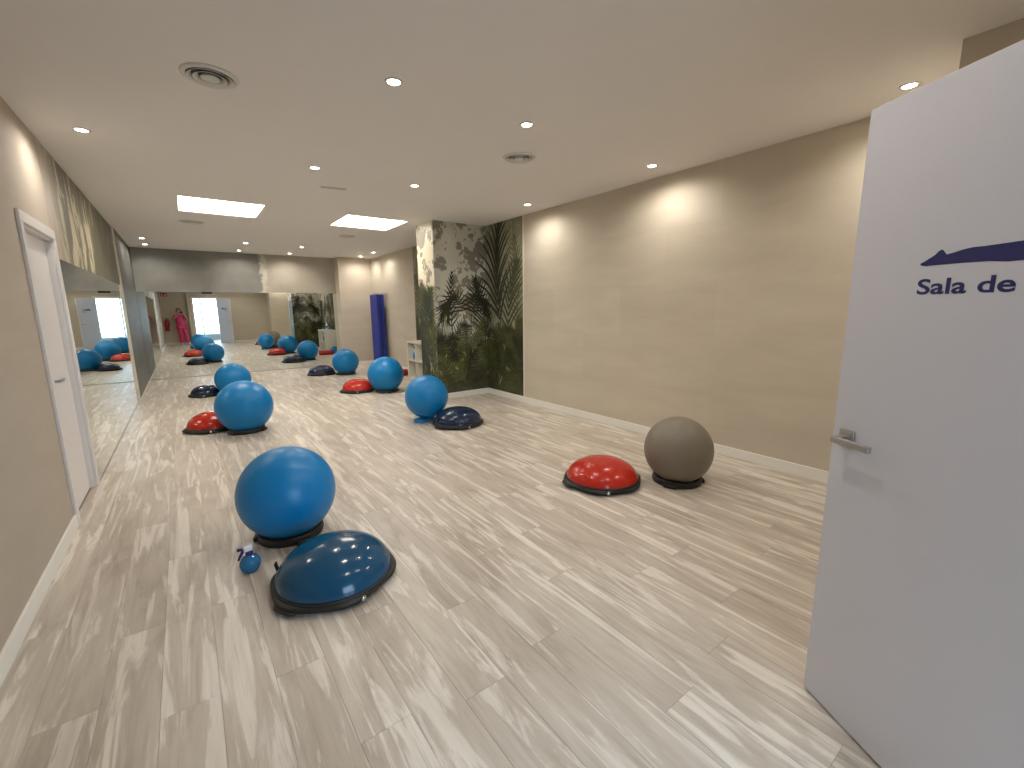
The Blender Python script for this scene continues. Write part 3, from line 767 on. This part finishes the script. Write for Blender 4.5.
sets = [  # ball x, y, r, ball material, base material, ball label ; dome x, y, mat, label, rot
    ((0.432, 3.137, 0.302, 'ballblue', 'large blue exercise ball nearest the camera, beside the spray bottle', 'black', 'black ring base under the nearest blue ball'),
     (0.532, 2.42, 'domeblue', 'glossy dark blue balance dome nearest the camera, with a strap standing up', 0.5, True, 0.330, 0.185)),
    ((0.495, 6.33, 0.322, 'ballblue', 'large blue exercise ball beside the left red dome', 'black', 'black ring base under the blue ball by the left red dome'),
     (0.155, 6.74, 'domered', 'red balance dome on the left, behind the nearest blue ball', 0.2, False, 0.305, 0.185)),
    ((0.60, 9.30, 0.287, 'ballblue', 'blue exercise ball half hidden behind the left middle ball', 'black', 'black ring base under the half hidden blue ball'),
     (0.19, 9.56, 'domenavy', 'navy balance dome at the far left beside the half hidden ball', 0.1, False, 0.262, 0.15)),
    ((2.96, 10.594, 0.298, 'ballblue', 'blue exercise ball farthest away, near the end mirror', 'black', 'black ring base under the farthest blue ball'),
     (2.49, 10.92, 'domenavy', 'navy balance dome farthest away, near the end mirror', 0.3, False)),
    ((2.885, 7.81, 0.322, 'ballblue', 'blue exercise ball beside the far red dome, in front of the blue mat', 'black', 'black ring base under the ball by the far red dome'),
     (2.47, 8.17, 'domered', 'red balance dome far back, left of a blue ball', 0.0, False, 0.305, 0.19)),
    ((2.527, 5.36, 0.289, 'ballblue', 'blue exercise ball on a light blue base, in front of the pillar', 'block', 'light blue square block under the ball in front of the pillar'),
     (2.757, 4.92, 'domenavy', 'navy balance dome in front of the palm mural', 0.25, False, 0.335, 0.185)),
    ((3.296, 2.052, 0.283, 'ballgrey', 'grey exercise ball beside the right wall', 'black', 'black ring base under the grey ball'),
     (2.772, 2.44, 'domered', 'red balance dome beside the grey ball', -0.35, False, 0.330, 0.168))]
for k, (bl, dm) in enumerate(sets):
    if bl[5] == 'block':
        add_ball(bl[0], bl[1], bl[2], bl[3], bl[4], z=0.046)
        t = thing('foam_block', bl[6], 'block', (bl[0]-0.05, bl[1], 0), 0.45)
        bm = bmesh.new(); bx(bm, -0.12, 0.12, -0.085, 0.085, 0, 0.045, bevel=0.006); obj('block_body', bm, 'ringblue', t)
        bm = bmesh.new(); bx(bm, -0.080, 0.080, -0.060, 0.060, 0.045, 0.046); obj('top_pad', bm, 'ringblue', t)
    else:
        add_ball(bl[0], bl[1], bl[2], bl[3], bl[4]); ball_base(bl[0], bl[1], bl[5], bl[6], rot=0.8*k+0.4)
    balance_dome(dm[0], dm[1], dm[2], dm[3], dm[4], dm[5], *dm[6:])

# ------------------------------------------------------------------ spray bottle
t = thing('spray_bottle', 'small round blue spray bottle with white nozzle and purple trigger', 'spray bottle', (0.155, 2.80, 0), 0.2)
lathe_obj('flask', [(0, 0), (0.030, 0), (0.036, 0.004), (0.050, 0.022), (0.056, 0.045), (0.053, 0.066), (0.040, 0.088), (0.022, 0.100), (0.015, 0.106), (0.015, 0.114), (0, 0.114)], 'flask', t, 32)
lathe_obj('neck_collar', [(0, 0.106), (0.019, 0.106), (0.020, 0.112), (0.019, 0.126), (0.012, 0.128), (0, 0.128)], 'purple', t, 24)
bm = bmesh.new(); bx(bm, -0.028, 0.018, -0.012, 0.012, 0.126, 0.158, bevel=0.006); obj('spray_head', bm, 'bottlewhite', t, True)
bm = bmesh.new(); tube(bm, [(-0.034, 0, 0.148), (-0.046, 0, 0.150), (-0.058, 0, 0.152)], [0.008, 0.009, 0.009], 10); obj('nozzle', bm, 'purple', t, True)
bm = bmesh.new(); tube(bm, [(-0.026, 0, 0.142), (-0.036, 0, 0.126), (-0.048, 0, 0.108), (-0.058, 0, 0.088)], [0.008, 0.008, 0.0075, 0.006], 10); obj('trigger', bm, 'purple', t, True)

# ------------------------------------------------------------------ cube shelf with its things
SX0, SX1, SY0, SY1, SZ = 3.85, 4.24, 8.20, 9.04, 0.82
t = thing('cube_shelf', 'white two by two cube shelf behind the mural pillar', 'shelf', ((SX0+SX1)/2, (SY0+SY1)/2, 0))
hx, hy, tk = (SX1-SX0)/2, (SY1-SY0)/2, 0.036
box('top_panel', (-hx, hx, -hy, hy, SZ-tk, SZ), 'shelf', t, 0.002); box('bottom_panel', (-hx, hx, -hy, hy, 0.0, tk), 'shelf', t, 0.002)
box('side_panel', (-hx, hx, -hy, -hy+tk, tk, SZ-tk), 'shelf', t); box('side_panel', (-hx, hx, hy-tk, hy, tk, SZ-tk), 'shelf', t)
box('middle_shelf', (-hx+0.002, hx, -hy+tk, hy-tk, SZ/2-0.012, SZ/2+0.012), 'shelf', t)
box('divider', (-hx+0.002, hx, -0.010, 0.010, tk, SZ/2-0.012), 'shelf', t); box('divider', (-hx+0.002, hx, -0.010, 0.010, SZ/2+0.012, SZ-tk), 'shelf', t)
box('back_panel', (hx-0.006, hx, -hy+tk, hy-tk, tk, SZ-tk), 'shelf', t)
def bottle(x, y, z, body, cap, h, r, label, spray=False):
    t = thing('bottle', label, 'bottle', (x, y, z), 0)
    lathe_obj('body', [(0, 0), (r*0.9, 0), (r, 0.006), (r, h*0.62), (r*0.8, h*0.72), (r*0.38, h*0.80), (r*0.38, h*0.84), (0, h*0.84)], body, t, 24)
    lathe_obj('cap', [(0, h*0.83), (r*0.46, h*0.83), (r*0.46, h), (0, h)], cap, t, 20)
    lathe_obj('paper_label', [(r+0.0008, h*0.15), (r+0.0012, h*0.15), (r+0.0012, h*0.55), (r+0.0008, h*0.55)], 'bottleblue', t, 24, close=True)
    if spray:
        bm = bmesh.new(); bx(bm, -r*1.5, r*0.5, -0.012, 0.012, h*0.98, h*1.12, bevel=0.004); obj('spray_head', bm, body, t)
bottle(3.91, 8.76, SZ/2+0.012, 'bottlepale', 'dark', 0.30, 0.05, 'pale blue bottle with dark cap inside the upper left shelf cell')
bottle(4.12, 8.34, SZ, 'bottlewhite', 'bottlewhite', 0.24, 0.045, 'white spray bottle on top of the cube shelf, seen in the mirror', True)
bottle(4.16, 8.50, SZ, 'bottleblue', 'dark', 0.14, 0.04, 'short blue bottle on top of the cube shelf, seen in the mirror')
bottle(4.02, 8.27, SZ, 'dark', 'dark', 0.12, 0.032, 'small black bottle on top of the cube shelf, seen in the mirror')
# red foam roller and little ball beyond the shelf
t = thing('foam_roller', 'red foam roller lying on the floor beyond the cube shelf', 'foam roller', (3.77, 9.42, 0))
bm = bmesh.new(); tube(bm, [(-0.22, 0, 0.075), (-0.21, 0, 0.075), (0.21, 0, 0.075), (0.22, 0, 0.075)], [0.068, 0.075, 0.075, 0.068], 28); obj('foam_body', bm, 'redfoam', t, True)
for s in (-1, 1):
    bm = bmesh.new(); tube(bm, [(s*0.219, 0, 0.075), (s*0.2215, 0, 0.075)], 0.028, 20); obj('end_core', bm, 'dark', t)
add_ball(4.10, 9.205, 0.13, 'ballblue', 'small blue ball on the floor between shelf and red foam roller', z=0.0, group='small balls')

# ------------------------------------------------------------------ hanging blue mat
t = thing('mat_rack', 'thin metal hanging rail above the tall blue mat', 'rack', (XR, 11.55, 1.86))
tube_obj('rail', [(-0.03, -0.55, 0.04), (-0.03, 0.60, 0.04)], 0.008, 'steel', t)
for s in (-0.30, 0.10): tube_obj('hook', [(0, s, 0.04), (-0.26, s, 0.04), (-0.275, s, 0.06)], 0.007, 'steel', t)
t = thing('exercise_mat', 'tall blue exercise mats hanging upright on the right wall near the far corner', 'mat', (4.12, 11.38, 0.10))
for k in range(3):
    x0 = -0.125+0.062*k
    bm = bmesh.new(); bx(bm, x0, x0+0.059, -0.25, 0.25, 0, 1.775, bevel=0.008)
    obj('mat_leaf', bm, 'matblue' if k % 2 == 0 else 'matnavy', t)

# ------------------------------------------------------------------ things on the front wall (seen in the mirror)
t = thing('fire_extinguisher', 'red fire extinguisher on the wall beside the photographer, seen in the mirror', 'extinguisher', (-0.63, YF+0.10, 0.66))
lathe_obj('cylinder', [(0, 0.0), (0.065, 0.0), (0.075, 0.01), (0.075, 0.40), (0.06, 0.45), (0.025, 0.48), (0.02, 0.50), (0, 0.50)], 'extred', t, 28)
lathe_obj('foot_ring', [(0.066, -0.01), (0.078, -0.01), (0.078, 0.05), (0.0755, 0.05), (0.0755, 0.004), (0.066, 0.0)], 'black', t, 28, close=True)
box('valve', (-0.02, 0.02, -0.03, 0.03, 0.50, 0.55), 'black', t, 0.004); box('valve_lever', (-0.012, 0.012, -0.02, 0.10, 0.555, 0.575), 'black', t)
tube_obj('hose', [(0.02, 0.02, 0.52), (0.08, 0.03, 0.50), (0.095, 0.03, 0.40), (0.09, 0.02, 0.20)], 0.011, 'black', t)
box('wall_bracket', (-0.03, 0.03, -0.10, -0.076, 0.30, 0.36), 'steel', t)
t = thing('fire_sign', 'small red sign high on the wall above the fire extinguisher', 'sign', (-0.60, YF, 2.20))
box('plate', (-0.12, 0.12, 0, 0.004, 0, 0.16), 'signred', t)
box('pictogram', (-0.075, -0.045, 0.004, 0.005, 0.02, 0.10), 'bottlewhite', t); box('pictogram', (-0.08, -0.03, 0.004, 0.005, 0.108, 0.12), 'bottlewhite', t)
bm = bmesh.new(); prism(bm, [(0.02, 0.03), (0.09, 0.03), (0.085, 0.07), (0.055, 0.13), (0.025, 0.07)], 0.001, lambda u, v, w: Vector((u, 0.004+w, v))); obj('pictogram', bm, 'bottlewhite', t)
t = thing('emergency_light', 'dark oblong emergency light above the bright doorway, seen in the mirror', 'emergency light', (1.02, YD, 2.33))
box('housing', (-0.20, 0.20, 0, 0.055, 0, 0.10), 'dark', t, 0.008); box('lens', (-0.18, 0.18, 0.055, 0.058, 0.012, 0.088), 'phone', t)

# ------------------------------------------------------------------ the photographer
PC = Vector((-0.15, -0.27, 0)); PYAW = math.radians(12)
person = thing('person', 'person in pink uniform holding up a phone, reflected in the end mirror', 'person', PC, -PYAW)
def skin_obj(name, verts, edges, mat, parent, root=0, sub=2):
    me = bpy.data.meshes.new(name); me.from_pydata([v[:3] for v in verts], edges, []); me.materials.append(M[mat])
    o = bpy.data.objects.new(name, me); COL.objects.link(o); o.parent = parent
    md = o.modifiers.new('skin', 'SKIN'); md.use_smooth_shade = True; md.branch_smoothing = 0.6
    sv = me.skin_vertices[0].data
    for i, v in enumerate(verts):
        rr = v[3]; sv[i].radius = rr if isinstance(rr, tuple) else (rr, rr); sv[i].use_root = (i == root)
    sb = o.modifiers.new('sub', 'SUBSURF'); sb.levels = sub; sb.render_levels = sub
    return o
V, E = [], []
def av(p, r, link=None):
    V.append((*p, r)); i = len(V)-1
    if link is not None: E.append((link, i))
    return i
pel = av((0.04, 0, 0.90), (0.135, 0.10)); sp = av((0.02, 0.0, 1.05), (0.115, 0.088), pel); ch = av((0, -0.005, 1.24), (0.13, 0.095), sp)
nb = av((0, 0.0, 1.385), (0.062, 0.058), ch); nk = av((0, 0.015, 1.435), 0.050, nb); jaw = av((0, 0.04, 1.485), (0.062, 0.075), nk)
hd = av((0, 0.035, 1.555), (0.076, 0.095), jaw); ht = av((0, 0.025, 1.625), (0.058, 0.075), hd)
# phone frame (local to the person)
c12, s12 = math.cos(PYAW), math.sin(PYAW)
def to_local(w):
    d = Vector(w)-PC; return Vector((d.x*c12 - d.y*s12, d.x*s12 + d.y*c12, d.z))
fl = Vector((fwd.x, fwd.y, fwd.z)); rl = c_r.copy(); ul = c_u.copy()
phone_c = Vector((0, 0, CAM_H)) - 0.052*rl - 0.024*ul - 0.028*fl
def ph(a, b, c): return phone_c + a*rl + b*ul + c*fl       # along, up, forward (world)
arms = {}
for sgn in (-1, 1):
    hip = av((0.05+sgn*0.085, 0, 0.84), 0.085, pel); kn = av((0.08+sgn*0.10, 0.02, 0.48), 0.060, hip); an = av((0.10+sgn*0.11, -0.01, 0.10), 0.042, kn)
    ft = av((0.10+sgn*0.12, 0.05, 0.045), (0.040, 0.034), an); toe = av((0.10+sgn*0.13, 0.13, 0.035), (0.040, 0.025), ft)
    sh = av((sgn*0.155, -0.005, 1.335), 0.060, ch); el = av((sgn*0.27, 0.115, 1.16) if sgn < 0 else (0.295, 0.09, 1.15), 0.042, sh)
    wl = to_local(ph(sgn*0.088, -0.075, -0.018)); wr = av(wl, 0.027, el)
    pm = av(to_local(ph(sgn*0.086, -0.030, -0.014)), (0.030, 0.016), wr)
    k2 = av(to_local(ph(sgn*0.088, 0.004, -0.006)), (0.026, 0.013), pm)
    for f in range(4):
        z = 0.020 - 0.016*f; ln = (0.0, 0.006, 0.004, -0.004)[f]
        a = av(to_local(ph(sgn*0.092, z+0.010, 0.008)), 0.0085, k2); b = av(to_local(ph(sgn*(0.083-ln), z+0.008, 0.017)), 0.008, a)
        av(to_local(ph(sgn*(0.062-ln), z+0.006, 0.017)), 0.0068, b)
    a = av(to_local(ph(sgn*0.080, -0.022, -0.022)), 0.0105, pm); b = av(to_local(ph(sgn*0.066, -0.006, -0.020)), 0.0095, a); av(to_local(ph(sgn*0.052, 0.006, -0.018)), 0.008, b)
    ear = 0
body = skin_obj('body', V, E, 'skin', person, 0, 2)
# clothes
sect = [(0.055, 0.0, 0.72, 0.215, 0.135), (0.05, 0.0, 0.82, 0.205, 0.132), (0.04, 0.0, 0.93, 0.185, 0.124), (0.02, 0.0, 1.06, 0.168, 0.116), (0.005, -0.004, 1.18, 0.172, 0.118),
        (0, -0.005, 1.28, 0.178, 0.112), (0, -0.004, 1.35, 0.150, 0.095), (0, 0.0, 1.395, 0.095, 0.078), (0, 0.006, 1.415, 0.066, 0.066)]
bm = bmesh.new(); rings = []
for (cx_, cy_, z_, a_, b_) in sect:
    rings.append([bm.verts.new((cx_+a_*math.cos(2*PI*k/28)*(1+0.02*math.sin(5*2*PI*k/28)*(z_ < 0.9)), cy_+b_*math.sin(2*PI*k/28), z_)) for k in range(28)])
for A, B in zip(rings[:-1], rings[1:]):
    for k in range(28): bm.faces.new((A[k], A[(k+1) % 28], B[(k+1) % 28], B[k]))
bm.faces.new(rings[0][::-1])
tunic = obj('tunic', bm, 'pink', person, True)
for sgn in (-1, 1):
    e1 = Vector((sgn*0.13, -0.005, 1.325)); e2 = Vector((sgn*0.27, 0.115, 1.16) if sgn < 0 else (0.295, 0.09, 1.15))
    skin_obj('sleeve', [(*e1, 0.086), (*e1.lerp(e2, 0.5), 0.078), (*e1.lerp(e2, 1.02), 0.070)], [(0, 1), (1, 2)], 'pink', tunic, 0, 2)
lv = [(0.04, 0, 0.88, (0.165, 0.112))]; le = []
for sgn in (-1, 1):
    n0 = len(lv); lv += [(0.05+sgn*0.085, 0, 0.80, 0.112), (0.08+sgn*0.10, 0.02, 0.48, 0.095), (0.10+sgn*0.11, -0.005, 0.07, 0.088)]; le += [(0, n0), (n0, n0+1), (n0+1, n0+2)]
skin_obj('trousers', lv, le, 'pink', person, 0, 2)
for sgn in (-1, 1):
    skin_obj('shoe', [(0.10+sgn*0.11, -0.035, 0.045, (0.046, 0.044)), (0.10+sgn*0.12, 0.05, 0.045, (0.050, 0.044)), (0.10+sgn*0.13, 0.14, 0.036, (0.048, 0.034)), (0.10+sgn*0.132, 0.18, 0.032, (0.034, 0.028))], [(0, 1), (1, 2), (2, 3)], 'bottlewhite', person, 0, 2)
# hair cap with bun, face
bm = bmesh.new(); bmesh.ops.create_uvsphere(bm, u_segments=32, v_segments=20, radius=1)
for v in bm.verts: v.co = Vector((v.co.x*0.098, 0.018+v.co.y*0.118, 1.575+v.co.z*0.098))
dele = [f for f in bm.faces if f.calc_center_median().y > 0.062 and f.calc_center_median().z < 1.625]
bmesh.ops.delete(bm, geom=dele, context='FACES')
obj('hair', bm, 'hair', person, True)
bm = bmesh.new(); bmesh.ops.create_uvsphere(bm, u_segments=20, v_segments=14, radius=1)
for v in bm.verts: v.co = Vector((v.co.x*0.048, -0.115+v.co.y*0.042, 1.60+v.co.z*0.046))
obj('hair_bun', bm, 'hair', person, True)
for sgn in (-1, 1):
    bm = bmesh.new(); bmesh.ops.create_uvsphere(bm, u_segments=14, v_segments=10, radius=1)
    for v in bm.verts: v.co = Vector((sgn*0.032+v.co.x*0.015, 0.118+v.co.y*0.010, 1.552+v.co.z*0.009))
    e = obj('eye', bm, 'eye', person, True)
    bm = bmesh.new(); bmesh.ops.create_uvsphere(bm, u_segments=12, v_segments=8, radius=1)
    for v in bm.verts: v.co = Vector((sgn*0.031+v.co.x*0.007, 0.126+v.co.y*0.004, 1.551+v.co.z*0.007))
    obj('iris', bm, 'iris', e, True)
    bm = bmesh.new(); tube(bm, [(sgn*0.014, 0.124, 1.572), (sgn*0.032, 0.126, 1.577), (sgn*0.050, 0.114, 1.571)], [0.003, 0.004, 0.002], 6); obj('eyebrow', bm, 'hair', person, True)
    bm = bmesh.new(); bmesh.ops.create_uvsphere(bm, u_segments=14, v_segments=10, radius=1)
    for v in bm.verts: v.co = Vector((sgn*0.086+v.co.x*0.010, 0.018+v.co.y*0.020, 1.545+v.co.z*0.032))
    obj('ear', bm, 'skin', person, True)
skin_obj('nose', [(0, 0.118, 1.555, 0.008), (0, 0.134, 1.530, 0.011), (0, 0.128, 1.518, 0.012)], [(0, 1), (1, 2)], 'skin', person, 0, 2)
bm = bmesh.new(); tube(bm, [(-0.024, 0.104, 1.490), (0, 0.116, 1.488), (0.024, 0.104, 1.490)], [0.003, 0.007, 0.003], 8); obj('mouth', bm, 'lip', person, True)
# phone, held sideways; its lens is where the camera is
phone = thing('phone', 'black phone held sideways in both hands by the person, seen in the mirror', 'phone', phone_c)
Rm = Matrix((rl, ul, fl)).transposed().to_4x4()
bm = bmesh.new(); bx(bm, -0.074, 0.074, -0.036, 0.036, -0.004, 0.004, bevel=0.003, mtx=Rm); obj('phone_body', bm, 'phone', phone, True)
bm = bmesh.new(); bx(bm, -0.071, 0.071, -0.033, 0.033, -0.0045, -0.0039, mtx=Rm); obj('screen', bm, 'screen', phone)
for a, b in ((0.052, 0.024), (0.052, 0.004)):
    bm = bmesh.new(); lathe(bm, [(0, 0.007), (0.006, 0.007), (0.008, 0.006), (0.008, 0.003), (0, 0.003)], 18)
    for v in bm.verts: v.co = Rm @ (v.co + Vector((a, b, 0)))
    obj('lens', bm, 'dark', phone, True)
